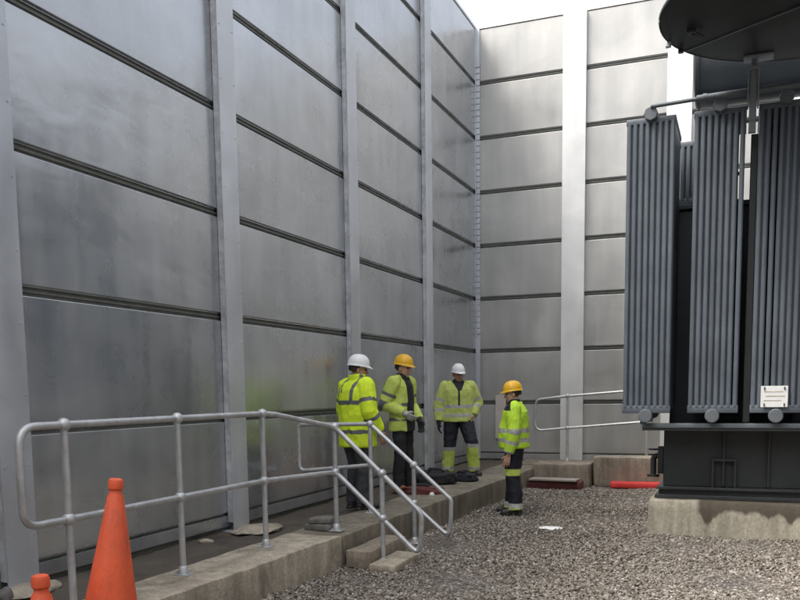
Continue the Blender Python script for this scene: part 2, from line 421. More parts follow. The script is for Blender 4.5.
# ------------------------------------------------------------------- walls
ZB = 0.42     # bottom of the lowest panel
def steel_wall(name, label, loc, rz, post_at, post_w, bays, panel, postm, corner_strip=False, proud=0.08, rows=8):
    """wall in its own frame: runs along +X, faces -Y"""
    root = empty(name, loc, label, 'wall'); root.rotation_euler.z = rz
    def put(mb, nm, mt, smooth=None):
        off = base_of(root)
        for v in mb.bm.verts: v.co += off
        return mb.build(nm, mt, root, smooth)
    for (a, b) in bays:
        for k in range(rows):
            m = MB(); z0 = ZB+k+0.038; z1 = ZB+k+1-0.044
            m.box(a, b, 0.0, 0.05, z0, z1, 0.006)
            # folded lips along the joint
            m.box(a, b, 0.022, 0.05, z0-0.012, z0+0.0, 0.0)
            put(m, 'wall_panel', panel)
    L0 = min(a for a, b in bays)-0.3; L1 = max(b for a, b in bays)+0.3
    m = MB(); m.box(L0, L1, 0.040, 0.075, -0.3, ZB+rows)  # backs the joints; lower strip added to block light leaking under the panels
    for k in range(1, rows): m.box(L0, L1, 0.022, 0.05, ZB+k-0.014, ZB+k+0.002)
    put(m, 'backing_sheet', M['groove'])
    m = MB()
    for (a, b) in bays: m.box(a, b, 0.004, 0.05, ZB-0.105, ZB+0.006, 0.004)
    put(m, 'bottom_rail', panel)
    m = MB(); m.box(L0+0.3, L1-0.3, -0.012, 0.09, ZB+rows-0.03, ZB+rows+0.012, 0.004)
    put(m, 'top_cap', postm)
    for c in post_at:
        m = MB()
        w = post_w/2
        m.box(c-w, c+w, -proud, -proud+0.014, ZB-0.14, ZB+rows-0.02, 0.003)       # flange
        m.box(c-0.03, c+0.03, -proud+0.014, 0.055, ZB-0.14, ZB+rows-0.03)         # web
        m.box(c+w-0.05, c+w-0.002, -proud+0.016, -0.002, ZB-0.06, ZB+rows-0.04, 0.002)
        for s in (-1, 1):
            for k in range(rows*2):
                z = ZB+0.25+k*0.5
                m.lathe((c+s*(w-0.03), -proud, z), [(0.009, 0), (0.008, 0.006)], 6, V((0, -1, 0)))
        p = put(m, 'post', postm)
        m = MB(); m.box(c-w+0.003, c-w+0.045, -proud+0.017, -0.003, ZB-0.06, ZB+rows-0.04, 0.002)
        off2 = base_of(root)
        o2 = put(m, 'edge_strip', M['edge'])
        m = MB(); m.box(c-w-0.05, c+w+0.05, -proud-0.06, 0.05, ZB-0.165, ZB-0.142, 0.003)
        put(m, 'base_plate', postm)
    return root
lp = [-2.92, -5.85, -8.775, -11.66, -14.58, -17.5]
e = [-0.02]+lp
bays_l = [(e[i+1]+0.012, e[i]-(0.012 if i else 0.0)) for i in range(len(lp))]
steel_wall('steel_wall', 'long grey galvanised panel wall behind the handrail, running into the corner', (0, 0, 0), R(90),
           lp, 0.285, bays_l, M['panel'], M['post'])
rp = [1.87, 3.69, 5.52, 7.35, 9.2, 11.0]
e = [0.03]+rp
bays_r = [(e[i]+(0.012 if i else 0.0), e[i+1]-0.012) for i in range(len(rp))]
rw = steel_wall('steel_wall', 'pale end wall of galvanised panels behind the transformer', (0, 0, 0), 0.0,
           rp[:-1], 0.42, bays_r, M['panel_back'], M['post_back'])
# notched angle in the corner
m = MB()
m.box(0.004, 0.075, -0.02, -0.008, ZB-0.1, ZB+8, 0.002); m.box(0.0, 0.012, -0.075, -0.02, ZB-0.1, ZB+8, 0.002)
m.build('corner_angle', M['post'], rw)
m = MB()
for k in range(46):
    z = 2.75+k*0.11
    m.box(0.012, 0.083, -0.040, -0.022, z, z+0.099, 0.006)
m.build('corner_clips', M['post'], rw)
# the two sides of the enclosure behind the camera and beyond the transformer
for nm, lab, x0, x1, y0, y1 in (('steel_wall', 'plain grey enclosure wall on the far side of the transformer', 11.1, 11.3, -26, 0.3),
                                ('steel_wall', 'plain grey enclosure wall closing the yard behind the viewer', -2.0, 11.0, -26.2, -26.0)):
    m = MB(); m.box(x0, x1, y0, y1, 0, 8.42, 0.01)
    o = m.build(nm, M['cladding']); tag(o, lab, 'wall')

# ---------------------------------------------------------------- handrails
PR = 0.0235
def fitting(c, parent, r=0.043):
    MB().ball(c, r, u=16, v=10).build('fitting', M['pipe'], parent, 180)
def rail_post(x, y, z0, z1, parent, mid=None, ball_top=True, plate=True):
    m = MB(); m.tube([(x, y, z0), (x, y, z1)], PR, 14)
    p = m.build('post', M['pipe'], parent, 60)
    if plate:
        m = MB(); m.box(x-0.065, x+0.065, y-0.05, y+0.05, z0-0.004, z0+0.009, 0.003)
        m.lathe((x, y, z0+0.009), [(0.037, 0), (0.034, 0.05), (0.026, 0.06)], 16)
        for s in (-1, 1): m.lathe((x+s*0.05, y, z0+0.009), [(0.011, 0), (0.011, 0.012)], 6)
        m.build('base_plate', M['pipe'], parent, 40)
    if ball_top: fitting((x, y, z1), parent)
    if mid: fitting((x, y, mid), parent)
root = empty('handrail', (0.955, -10.99, 0.31), 'near galvanised tube handrail along the kerb and down the steps', 'handrail')
X = 0.955
for y in (-12.13, -10.99, -9.78): rail_post(X, y, 0.312, 1.482, root, 0.897)
rail_post(1.17, -8.8, 0.312, 1.325, root, 0.888)
rail_post(1.66, -8.8, 0.0, 0.885, root, 0.455)
m = MB(); m.tube([(X, -12.49, 1.19), (X, -12.49, 1.482), (X, -9.78, 1.482), (X+0.02, -9.6, 1.470), (1.17, -8.8, 1.325), (2.06, -8.8, 0.515), (2.05, -8.8, 0.33)], PR, 14, 0.13)
m.build('top_rail', M['pipe'], root, 60)
m = MB(); m.tube([(X, -12.49, 1.19), (X, -12.49, 0.897), (X, -9.78, 0.897), (1.17, -8.8, 0.888), (2.03, -8.8, 0.115), (2.05, -8.8, 0.33)], PR, 14, 0.11)
m.build('mid_rail', M['pipe'], root, 60)

root = empty('handrail', (1.02, -7.6, 0.31), 'far galvanised stair handrail in front of the men with a square loop end', 'handrail')
rail_post(1.02, -7.6, 0.312, 1.305, root, 0.85)
rail_post(1.53, -7.6, 0.0, 0.86, root, 0.445)
m = MB(); m.tube([(0.13, -7.6, 1.03), (0.13, -7.6, 1.295), (1.02, -7.6, 1.305), (1.955, -7.6, 0.495), (1.95, -7.6, 0.30)], PR, 14, 0.06)
m.build('top_rail', M['pipe'], root, 60)
m = MB(); m.tube([(0.13, -7.6, 1.03), (0.13, -7.6, 0.765), (1.02, -7.6, 0.85), (1.93, -7.6, 0.085), (1.95, -7.6, 0.30)], PR, 14, 0.07)
m.build('mid_rail', M['pipe'], root, 60)

root = empty('handrail', (1.9, -0.62, 0.33), 'distant galvanised handrail with rounded end on the end wall ledge', 'handrail')
YB = -0.62
rail_post(1.90, YB, 0.332, 1.537, root, 0.955)
rail_post(3.30, YB, 0.332, 1.60, root, 1.0)
m = MB(); m.tube([(1.30, YB, 1.2), (1.32, YB, 1.475), (1.9, YB, 1.535), (3.30, YB, 1.635)], PR, 12, 0.10)
m.build('top_rail', M['pipe'], root, 60)
m = MB(); m.tube([(1.30, YB, 1.2), (1.30, YB, 0.90), (1.9, YB, 0.955), (3.30, YB, 1.07)], PR, 12, 0.14)
m.build('mid_rail', M['pipe'], root, 60)

# -------------------------------------------------------------------- cones
def cone(loc, h, r_top, r_base, label, tilt=0.0):
    root = empty('traffic_cone', loc, label, 'traffic cone', 'orange traffic cones')
    x, y, z = loc
    s = r_top/0.034
    prof = [(r_base, 0.03), (r_base*0.985, 0.045), (r_base-(r_base-r_top)*0.5, h*0.52), (r_top*1.02, h-0.078*s), (r_top*0.80, h-0.066*s), (r_top*0.76, h-0.054*s),
            (r_top*0.98, h-0.045*s), (r_top*1.0, h-0.016*s), (r_top*0.86, h-0.004*s), (r_top*0.6, h), (r_top*0.45, h-0.004)]
    MB().lathe((x, y, z), prof, 40).build('cone_body', M['cone'], root, 35, 0.0015, 20)
    a = r_base*1.28
    m = MB(); m.box(x-a, x+a, y-a, y+a, z+0.0, z+0.032, 0.012)
    m.build('base', M['cone'], root, 35)
    root.rotation_euler = Matrix.Rotation(tilt, 3, V((-0.37, 0.93, 0.0))).to_euler()
cone((1.935, -13.01, 0.0), 1.268, 0.036, 0.21, 'tall orange traffic cone in front of the near handrail post', 0.09)
cone((1.82, -13.255, 0.0), 0.84, 0.042, 0.215, 'small orange traffic cone at the bottom left corner, only its tip showing')

# -------------------------------------------------------------- transformer
conc_thing('concrete_plinth', 'pale concrete plinth with a dark oil stain under the transformer', 'plinth', 3.86, 8.9, -6.22, -2.4, -0.1, 0.395, 'concrete_stained', 0.007, bev=0.03, step=0.1)
bpy.data.objects['concrete_plinth'].data.materials[0] = M['concrete_stained']
T = empty('transformer', (6.3, -4.3, 0.395), 'dark grey power transformer with ribbed radiators and conservator on a concrete plinth', 'transformer')
m = MB(); m.box(4.02, 8.6, -5.45, -2.9, 1.2, 3.72, 0.01)
for x in (4.7, 5.4, 6.1, 6.8, 7.5): m.box(x-0.04, x+0.04, -5.52, -5.44, 1.25, 3.6)
m.box(3.98, 8.64, -5.52, -2.84, 3.72, 3.77, 0.005)
tank = m.build('tank', M['tank'], T)
m = MB(); m.box(4.0, 8.6, -5.93, -2.9, 0.53, 1.2, 0.008)
base = m.build('tank_base', M['steel_dark'], T)
for x in (4.655, 5.12, 5.62, 6.1):
    MB().box(x-0.011, x+0.011, -6.0, -5.925, 0.55, 1.2, 0.003).build('stiffener', M['steel_dark'], base)
m = MB()
m.box(4.53, 4.555, -6.02, -5.925, 0.53, 0.83, 0.004); m.box(4.765, 4.79, -6.02, -5.925, 0.53, 0.83, 0.004); m.box(4.53, 4.79, -6.03, -5.925, 0.83, 0.855, 0.004)
m.build('jacking_pad', M['steel_dark'], base)
m = MB(); m.box(3.92, 8.7, -6.07, -2.7, 0.40, 0.44, 0.004); m.box(3.96, 8.7, -6.0, -5.90, 0.44, 0.50); m.box(3.94, 8.7, -6.06, -2.75, 0.50, 0.53, 0.004)
m.build('skid', M['steel_dark'], T)
m = MB()     # drain valve and pipework at the left end of the base
m.tube([(3.98, -5.6, 0.85), (3.86, -5.6, 0.85), (3.86, -5.6, 0.62)], 0.035, 12, 0.05)
m.lathe((3.86, -5.6, 0.60), [(0.07, 0), (0.07, 0.03)], 16); m.lathe((3.92, -5.6, 0.85), [(0.07, 0), (0.07, 0.03)], 16, V((1, 0, 0)))
m.lathe((3.86, -5.6, 0.92), [(0.06, 0), (0.06, 0.02)], 12); m.box(3.93, 4.0, -5.88, -5.78, 0.66, 0.98, 0.01)
m.build('drain_valve', M['steel_dark'], T, 40)

def radiator(cx, w=0.51, y0=-6.5, y1=-5.62, z0=1.40, z1=4.50, nf=8, openg=()):
    m = MB()
    p = w/nf; ft = p*0.76
    for k in range(nf):
        x = cx-w/2+p*(k+0.5)
        # each fin: pressed sheet with rounded leading edge
        t = bmesh.new()
        prof = [(-ft/2, 0.016), (-ft/2*0.55, 0.003), (0, 0), (ft/2*0.55, 0.003), (ft/2, 0.016)]
        lo = [t.verts.new((x+a, y0+b, z0+0.05)) for a, b in prof]+[t.verts.new((x+ft/2, y1, z0+0.05)), t.verts.new((x-ft/2, y1, z0+0.05))]
        hi = [t.verts.new((x+a, y0+b, z1-0.035)) for a, b in prof]+[t.verts.new((x+ft/2, y1, z1-0.035)), t.verts.new((x-ft/2, y1, z1-0.035))]
        n = len(lo)
        for i in range(n): t.faces.new((lo[i], lo[(i+1) % n], hi[(i+1) % n], hi[i]))
        t.faces.new(list(reversed(lo))); t.faces.new(hi); m.merge(t)
    # web between the fins, and spacer strips across the open gaps
    for k in range(nf-1):
        x = cx-w/2+p*(k+1)
        if k not in openg: m.box(x-p*0.22, x+p*0.22, y0+0.040, y0+0.046, z0+0.05, z1-0.035)
    for z in (2.15, 2.9, 3.62, 3.9): m.box(cx-w/2+0.01, cx+w/2-0.01, y0+0.33, y0+0.35, z, z+0.035)
    rd = m.build('radiator', M['steel_grey'], T, 30)
    m = MB(); m.box(cx-w/2, cx+w/2, y0+0.006, y0+0.06, z0-0.015, z0+0.068, 0.008); m.box(cx-w/2, cx+w/2, y0+0.06, y1, z0+0.02, z0+0.055)
    m.build('bottom_edge', M['steel_grey'], rd, 30)
    m = MB(); m.box(cx-w/2, cx+w/2, y0+0.006, y0+0.06, z1-0.05, z1+0.012, 0.008); m.box(cx-w/2, cx+w/2, y0+0.06, y1, z1-0.04, z1)
    m.build('top_edge', M['steel_grey'], rd, 30)
    for z, sgn in ((z1+0.035, 1), (z0-0.045, -1)):
        m = MB()
        m.tube([(cx, y0+0.05, z), (cx, y1+0.17, z)], 0.055, 16)
        m.build('header_pipe', M['steel_mid'], rd, 40)
        m = MB(); m.lathe((cx, y0-0.055, z), [(0.066, 0.0), (0.074, 0.012), (0.074, 0.03), (0.066, 0.045), (0.060, 0.12)], 8 if sgn > 0 else 24, V((0, 1, 0)))
        m.build('header_cap', M['steel_mid'], rd, 30)
    return rd
for cx, og in ((3.845, ()), (4.532, (6,)), (5.155, (1, 2)), (5.79, ()), (6.42, ())): radiator(cx, openg=og)
# second bank behind, seen over the tank between the front radiators
radiator(4.30, 0.46, -5.40, -4.6, 3.80, 4.50, 7)
m = MB(); m.box(4.835, 4.905, -6.35, -6.25, 1.28, 4.26, 0.006); m.build('riser_duct', M['steel_dark'], T)
m = MB(); m.box(3.80, 6.9, -6.43, -6.36, 1.222, 1.272, 0.004); m.box(3.80, 6.9, -6.38, -5.5, 1.19, 1.222, 0.004)
m.tube([(3.80, -6.36, 1.28), (3.80, -6.20, 1.28)], 0.03, 10); m.lathe((3.87, -6.45, 1.29), [(0.05, 0), (0.05, 0.03)], 10)
m.build('bottom_beam', M['steel_mid'], T, 40)
m = MB(); m.tube([(3.845, -6.56, 4.60), (4.30, -6.56, 4.615)], 0.021, 10); m.tube([(4.30, -6.56, 4.617), (6.9, -6.56, 4.65)], 0.034, 12)
m.lathe((4.36, -6.56, 4.619), [(0.04, 0), (0.04, 0.04)], 12, V((1, 0, 0)))
m.build('top_bar', M['steel_mid'], T, 40)
m = MB()
m.box(4.805, 4.875, -6.64, -6.59, 4.20, 4.80, 0.004); m.box(4.785, 4.80, -6.66, -6.55, 4.45, 4.83); m.box(4.88, 4.895, -6.66, -6.55, 4.45, 4.83)
m.box(4.785, 4.895, -6.66, -6.55, 4.32, 4.345); m.box(4.78, 4.90, -6.67, -6.54, 4.80, 4.83, 0.003)
m.tube([(4.845, -6.6, 4.83), (4.845, -6.55, 4.945)], 0.03, 10)
m.box(4.74, 5.02, -6.63, -6.47, 4.925, 4.952, 0.004)
m.build('disc_bracket', M['steel_light'], T, 40)
# conservator
m = MB()
cz, cy, cr = 5.36, -5.30, 0.46
m.lathe((4.245, cy, cz), [(0.30, -0.035), (cr-0.02, -0.02), (cr, 0.0), (cr, 3.9), (cr-0.05, 3.93)], 48, V((1, 0, 0)))
cons = m.build('conservator', M['tank'], T, 40)
m = MB(); m.lathe((4.265, cy, cz), [(cr+0.028, -0.012), (cr+0.028, 0.012)], 48, V((1, 0, 0)))
m.build('end_flange', M['steel_dark'], cons, 40)
for x in (5.6, 7.4):
    m = MB(); m.tube([(x, -5.0, 3.72), (x, -5.1, 4.98)], 0.07, 16); m.build('conservator_leg', M['tank'], T, 40)
# the wide round cover over the front
D = V((5.333, -7.645, 4.955)); dr = 1.315
m = MB(); m.lathe(D, [(dr-0.01, 0.0), (dr, 0.006), (dr, 0.022), (dr-0.02, 0.028), (0.3, 0.10)], 96)
disc = m.build('round_cover', M['disc'], T, 30)
m = MB(); m.lathe(D, [(dr+0.004, -0.006), (dr+0.008, 0.015), (dr+0.003, 0.026)], 96)
for v in list(m.bm.faces):
    if len(v.verts) > 4: m.bm.faces.remove(v)
m.build('rim', M['steel_dark'], disc, 40)
def pol(r, a, z=0): return (D.x+r*math.cos(R(a)), D.y+r*math.sin(R(a)), D.z+z)
lug = [onp for onp in ((4.058, -7.30), (4.072, -6.36))]
for (x, y) in ((4.035, -7.33), (4.07, -7.19)):
    pass
m = MB(); m.box(4.045, 4.095, -7.32, -7.27, 4.90, 4.945, 0.006); m.build('lug', M['post'], disc)
m = MB(); m.box(4.145, 4.195, -7.10, -7.05, 4.91, 4.945, 0.006); m.build('lug', M['steel_dark'], disc)
m = MB(); m.box(4.25, 4.33, -7.55, -7.46, 4.91, 4.945, 0.006); m.tube([(4.30, -7.5, 4.92), (4.38, -7.38, 4.915)], 0.02, 8); m.build('bracket', M['steel_dark'], disc)
a0, a1 = V((4.20, -6.98, 4.945)), V((5.30, -7.70, 4.945)); dd = a1-a0
m = MB(); m.box(0, dd.length, -0.012, 0.012, 0.002, 0.012, 0.0, Matrix.Translation(a0) @ Matrix.Rotation(math.atan2(dd.y, dd.x), 4, 'Z'))
m.build('seam_bar', M['steel_mid'], disc)
m = MB(); m.lathe((D.x, D.y, 4.90), [(0.12, 0), (0.14, 0.02), (0.14, 0.053)], 24); m.build('hub', M['disc'], disc, 40)
m = MB(); m.tube([(6.55, -7.6, 0.0), (6.55, -7.6, 4.98)], 0.07, 16); m.box(6.43, 6.67, -7.72, -7.48, 0, 0.02); m.build('support_post', M['steel_mid'], T, 40)

# white notice on the third radiator
root = empty('notice_plate', (5.15, -6.52, 1.55), 'white square notice plate fixed low on a ribbed radiator', 'notice')
m = MB(); m.box(5.005, 5.265, -6.525, -6.519, 1.445, 1.665, 0.002); m.build('plate', M['white'], root)
m = MB()
for k, (a, b) in enumerate(((5.035, 5.22), (5.05, 5.235), (5.035, 5.20))):
    z = 1.60-k*0.045
    m.box(a, b, -6.5268, -6.5255, z, z+0.010)
m.build('printing', M['ink'], root)
for x in (5.04, 5.232):
    for z in (1.47, 1.64):
        MB().box(x-0.006, x+0.006, -6.535, -6.524, z-0.016, z+0.016, 0.002).build('fixing', M['steel_dark'], root)

# ---------------------------------------------------------------- small things
m = MB(); m.box(0.40, 0.60, -0.088, -0.022, 0.72, 1.56, 0.004)
tag(m.build('notice_board', M['notice']), 'narrow pale board on the end wall beside the man in profile', 'board')
conc_thing('trench_cover', 'bright red plastic strip on the gravel beside the transformer', 'trench cover', 2.82, 3.63, -1.72, -1.50, 0.0, 0.10, 'red', 0.004, bev=0.02)
conc_thing('trench_cover', 'dark red plastic barrier lying below the grey plank', 'trench cover', 1.42, 2.42, -2.20, -1.90, 0.0, 0.145, 'dark_red', 0.006, bev=0.02)
conc_thing('plank', 'weathered grey plank lying over the dark red barrier', 'plank', 1.56, 2.36, -2.26, -1.98, 0.147, 0.18, 'timber', 0.004, bev=0.006, rot=R(-3))
t = bmesh.new(); bmesh.ops.create_uvsphere(t, u_segments=24, v_segments=8, radius=1)
for v in t.verts:
    v.co = V((v.co.x*0.145, v.co.y*0.10, v.co.z*0.018+0.012*noise.noise(v.co*2)))
m = MB(); m.merge(t); o = m.build('paper_bag', M['paper'], smooth=60); o.location = (2.77, -6.33, 0.03)
tag(o, 'flat white scrap lying alone on the gravel', 'litter')
# two flat stones stacked by the stair post
conc_thing('flat_stone', 'flat grey stone on top of the pair by the stair handrail post', 'stone', 0.86, 1.09, -8.82, -8.60, 0.372, 0.425, 'stone', 0.012, bev=0.012, rot=R(12), step=0.04)
conc_thing('flat_stone', 'flat grey stone under the pair by the stair handrail post', 'stone', 0.84, 1.11, -8.84, -8.58, 0.304, 0.368, 'stone', 0.012, bev=0.012, rot=R(-6), step=0.04)
def rock(name, label, loc, s, seed, mat='stone', cat='stone'):
    t = bmesh.new(); bmesh.ops.create_icosphere(t, subdivisions=3, radius=1)
    for v in t.verts:
        k = 1+0.28*noise.noise(v.co*1.4+V((seed, 0, 0)))+0.12*noise.noise(v.co*4+V((0, seed, 0)))
        v.co = V((v.co.x*s[0]*k, v.co.y*s[1]*k, max(v.co.z, -0.35)*s[2]*k))
    m = MB(); m.merge(t); o = m.build(name, M[mat], smooth=45); o.location = loc
    return tag(o, label, cat)
rock('grout_pad', 'wide lump of pale grout under the wall post beyond the second rail post', (0.28, -8.83, 0.29), (0.22, 0.30, 0.035), 1.0, 'concrete', 'grout pad')
rock('grout_pad', 'lump of grout at the foot of the nearest wall post, lower left', (0.16, -11.72, 0.29), (0.16, 0.26, 0.05), 2.0, 'concrete', 'grout pad')
rock('rubble', 'small pale broken stone beside the nearest wall post base', (0.20, -11.95, 0.315), (0.055, 0.05, 0.055), 3.3, 'stone', 'rubble')
rock('rubble', 'small white chip of rubble lying on the soil below the wall panel', (0.22, -9.62, 0.295), (0.075, 0.05, 0.022), 4.1, 'concrete', 'rubble')

def soft_bag(name, label, cat, c, size, mat, seed, rot=0, strap=True):
    t = bmesh.new(); bmesh.ops.create_icosphere(t, subdivisions=4, radius=1)
    for v in t.verts:
        p = v.co.copy()
        q = V([math.copysign(abs(a)**0.62, a) for a in p])
        k = 1+0.16*noise.noise(p*2.1+V((seed, 0, 0)))+0.07*noise.noise(p*5+V((0, seed, 0)))
        v.co = V((q.x*size[0]*k, q.y*size[1]*k, q.z*size[2]*k*0.9))
        v.co.z = max(v.co.z, -size[2]*0.72)
    root = empty(name, (c[0], c[1], c[2]), label, cat)
    bmesh.ops.transform(t, matrix=Matrix.Translation(V((c[0], c[1], c[2]+size[2]*0.72))) @ Matrix.Rotation(rot, 4, 'Z'), verts=t.verts)
    m = MB(); m.merge(t); m.build('bag_body', M[mat], root, 60)
    if strap:
        h = size[2]*1.55
        ca, sa = math.cos(rot), math.sin(rot)
        def w(x, y, z): return (c[0]+x*ca-y*sa, c[1]+x*sa+y*ca, c[2]+z)
        for s in (-1, 1):
            m = MB(); m.tube([w(-size[0]*0.45, s*size[1]*0.3, h*0.9), w(-size[0]*0.3, s*size[1]*0.5, h*1.25), w(size[0]*0.25, s*size[1]*0.6, h*1.2), w(size[0]*0.42, s*size[1]*0.35, h*0.9)], 0.013, 8, 0.06)
            m.build('strap', M['black_cloth'], root, 60)
    return root
soft_bag('tool_bag', 'large black tool bag on the platform between the two middle men', 'bag', (0.72, -4.55, 0.30), (0.30, 0.17, 0.12), 'black_cloth', 1.2, 0.5)
soft_bag('tool_bag', 'small dark bag at the feet of the man with yellow lower legs', 'bag', (0.98, -4.02, 0.30), (0.20, 0.13, 0.08), 'navy_cloth', 5.2, -0.2)
soft_bag('tool_bag', 'dark reddish bag lying on the kerb behind the stair handrail', 'bag', (0.93, -5.72, 0.30), (0.27, 0.13, 0.07), 'dark_red', 3.7, 0.25)
rock('rubble', 'small white lump beside the dark reddish bag', (1.12, -5.86, 0.318), (0.035, 0.03, 0.032), 8.3, 'paper', 'litter')

# ------------------------------------------------------------------- people
def remesh(mb, voxel, smooth_it=4, fac=0.5):
    me = bpy.data.meshes.new('tmp'); bmesh.ops.recalc_face_normals(mb.bm, faces=mb.bm.faces)
    mb.bm.to_mesh(me); mb.bm.free()
    o = bpy.data.objects.new('tmp', me); COL.objects.link(o)
    md = o.modifiers.new('r', 'REMESH'); md.mode = 'VOXEL'; md.voxel_size = voxel; md.use_smooth_shade = True
    if smooth_it:
        sm = o.modifiers.new('s', 'SMOOTH'); sm.factor = fac; sm.iterations = smooth_it
    dg = bpy.context.evaluated_depsgraph_get(); dg.update()
    out = bpy.data.meshes.new_from_object(o.evaluated_get(dg))
    bpy.data.objects.remove(o); bpy.data.meshes.remove(me)
    return out

def seg_t(p, a, b):
    d = b-a; t = max(0, min(1, (p-a).dot(d)/d.dot(d)))
    return t, (p-(a+d*t)).length

def folds(me, amp, seed, sc=(7, 7, 4.5)):
    n = len(me.vertices)
    co = np.empty(n*3, np.float32); me.vertices.foreach_get('co', co); co = co.reshape(-1, 3)
    no = np.empty(n*3, np.float32); me.vertex_normals.foreach_get('vector', no); no = no.reshape(-1, 3)
    h = np.empty(n)
    for i, (x, y, z) in enumerate(co.tolist()):
        q = V((x*sc[0]+seed, y*sc[1], z*sc[2]))
        h[i] = 1-2*abs(noise.noise(q)) + 0.45*(1-2*abs(noise.noise(q*2.3)))
    co = co + no*(amp*(h-0.6))[:, None]
    me.vertices.foreach_set('co', co.astype(np.float32).ravel()); me.update()

def person(loc, face, P):
    """local frame: +X forward, +Y the person's left, Z up, feet at 0"""
    ang = math.atan2(face[1], face[0])
    root = empty('person', loc, P['label'], 'person', None); root.rotation_euler.z = ang
    k = P.get('s', 1.0)
    W = P.get('w', 1.0); LW = P.get('lw', 1.0); AW = P.get('aw', 1.08)
    def vv(p): return V(p)*k
    hipz, sh = 0.93, 1.43
    lean = P.get('lean', 0.0)
    neck = vv((0.005+lean, 0, 1.47)); hc = vv((0.035+lean, 0, 1.615))
    hy = P.get('head', 0.0); HR = Matrix.Rotation(hy, 3, 'Z') @ Matrix.Rotation(P.get('nod', 0.06), 3, 'Y')
    arms = {s: [vv(q) for q in P['arms'][s]] for s in 'RL'}
    legs = {s: [vv(q) for q in P['legs'][s]] for s in 'RL'}
    def put(name, me, mats, parent=root, sm=True):
        if sm: shade(me, 180)
        return link_mesh(name, me, mats, parent)
    # -- hands: palm, four bent fingers, thumb
    def hand(m, s, grow=0.0):
        sh_, el, wr = arms[s]
        d = (wr-el).normalized()
        if 'hd' in P and s in P['hd']: d = V(P['hd'][s]).normalized()
        inward = V((0, 1 if s == 'R' else -1, 0))
        n = (inward - d*inward.dot(d)).normalized()            # palm faces the body
        t = V((1, 0, 0)); t = (t - d*t.dot(d)-n*t.dot(n)).normalized() if abs(d.x) < 0.95 else V((0, 0, 1))
        p0 = wr+d*0.01
        for q in (-1, -0.33, 0.33, 1):
            m.cone(p0+t*0.022*q*0.8, p0+d*0.085*k+t*0.033*q, 0.0165+grow, 0.0135+grow, 10)
        for q, L, cu in ((1, 0.070, 0.30), (0.33, 0.080, 0.38), (-0.33, 0.074, 0.45), (-1, 0.058, 0.52)):
            a = p0+d*0.088*k+t*0.033*q; c = cu
            pts = [a]
            for j, f in enumerate((0.45, 0.32, 0.26)):
                c2 = c*(0.6+0.75*j); dirn = (d*math.cos(c2)+n*math.sin(c2)+t*0.10*q).normalized()
                pts.append(pts[-1]+dirn*L*f*k*1.15)
            m.chain(pts, [0.0100+grow, 0.0092+grow, 0.0085+grow, 0.0075+grow])
        a = p0+d*0.022+t*0.026
        m.chain([a, a+(d*0.55+t*0.8+n*0.25).normalized()*0.042, a+(d*0.55+t*0.8+n*0.25).normalized()*0.042+(d*0.9+t*0.25+n*0.35).normalized()*0.038], [0.0145+grow, 0.0115+grow, 0.0095+grow])
    # -- body
    m = MB()
    m.ball(vv((0, 0, 0.96)), 1, (0.105*k, 0.145*k, 0.12*k)); m.ball(vv((0.01, 0, 1.2)), 1, (0.095*k, 0.135*k, 0.22*k)); m.ball(vv((0+lean*0.7, 0, 1.34)), 1, (0.10*k, 0.165*k, 0.12*k))
    m.cone(neck, hc+V((-0.02, 0, -0.04)), 0.056*k, 0.054*k)
    for s in 'RL':
        a = arms[s]; m.chain(a, [0.052, 0.042, 0.030]); m.cone(a[0], V((0, 0, a[0].z-0.03)), 0.05, 0.06)
        l = legs[s]; m.chain(l, [0.075, 0.055, 0.04])
        hand(m, s)
    def hp(x, y, z): return hc+HR@V((x*k, y*k, z*k))
    m.ball(hc+HR@V((-0.012, 0, 0.035)), 1, (0.098*k, 0.077*k, 0.098*k), HR, 24, 16)           # cranium
    m.ball(hp(0.030, 0, -0.035), 1, (0.062*k, 0.062*k, 0.088*k), HR, 20, 14)                   # face
    m.ball(hp(0.056, 0, -0.096), 1, (0.030*k, 0.034*k, 0.024*k), HR)                           # chin
    m.cone(hp(0.088, 0, 0.005), hp(0.112, 0, -0.034), 0.009*k, 0.014*k, 10)                    # nose
    for y in (-1, 1):
        m.ball(hp(0.104, y*0.012, -0.038), 0.009*k)
        m.ball(hp(-0.008, y*0.077, -0.012), 1, (0.020*k, 0.010*k, 0.032*k), HR)                # ears
        m.ball(hp(0.076, y*0.032, 0.026), 1, (0.014*k, 0.026*k, 0.008*k), HR)                  # brow
        m.ball(hp(0.060, y*0.038, -0.028), 1, (0.026*k, 0.022*k, 0.02*k), HR)                  # cheeks
    m.ball(hp(0.086, 0, -0.066), 1, (0.012*k, 0.024*k, 0.010*k), HR)
    me = remesh(m, 0.0045, 3)
    body = put('body', me, M[P.get('skin', 'skin')])
    for y in (-1, 1):
        e = MB().ball(hp(0.080, y*0.031, 0.006), 0.0115*k, u=12, v=8)
        me = bpy.data.meshes.new('eye'); e.bm.to_mesh(me); put('eye', me, M['eye'], body)
    e = MB().ball(hp(0.094, 0, -0.067), 1, (0.006*k, 0.022*k, 0.0045*k), HR, 12, 8)
    me = bpy.data.meshes.new('mouth'); e.bm.to_mesh(me); put('mouth', me, M['lip'], body)
    # -- hair below the hat
    t = bmesh.new(); bmesh.ops.create_uvsphere(t, u_segments=28, v_segments=18, radius=1)
    for v in list(t.verts):
        c = v.co
        if c.x > 0.30+0.5*max(0, c.z) or c.z < -0.62-0.2*c.x: t.verts.remove(v)
    for v in t.verts:
        j = 1+0.02*noise.noise(v.co*9)
        v.co = hc+HR@V(((-0.016+v.co.x*0.104*j)*k, v.co.y*0.083*j*k, (0.012+v.co.z*0.102*j)*k))
    h = MB(); h.merge(t); me = bpy.data.meshes.new('hair'); h.bm.to_mesh(me); put('hair', me, M['hair'])
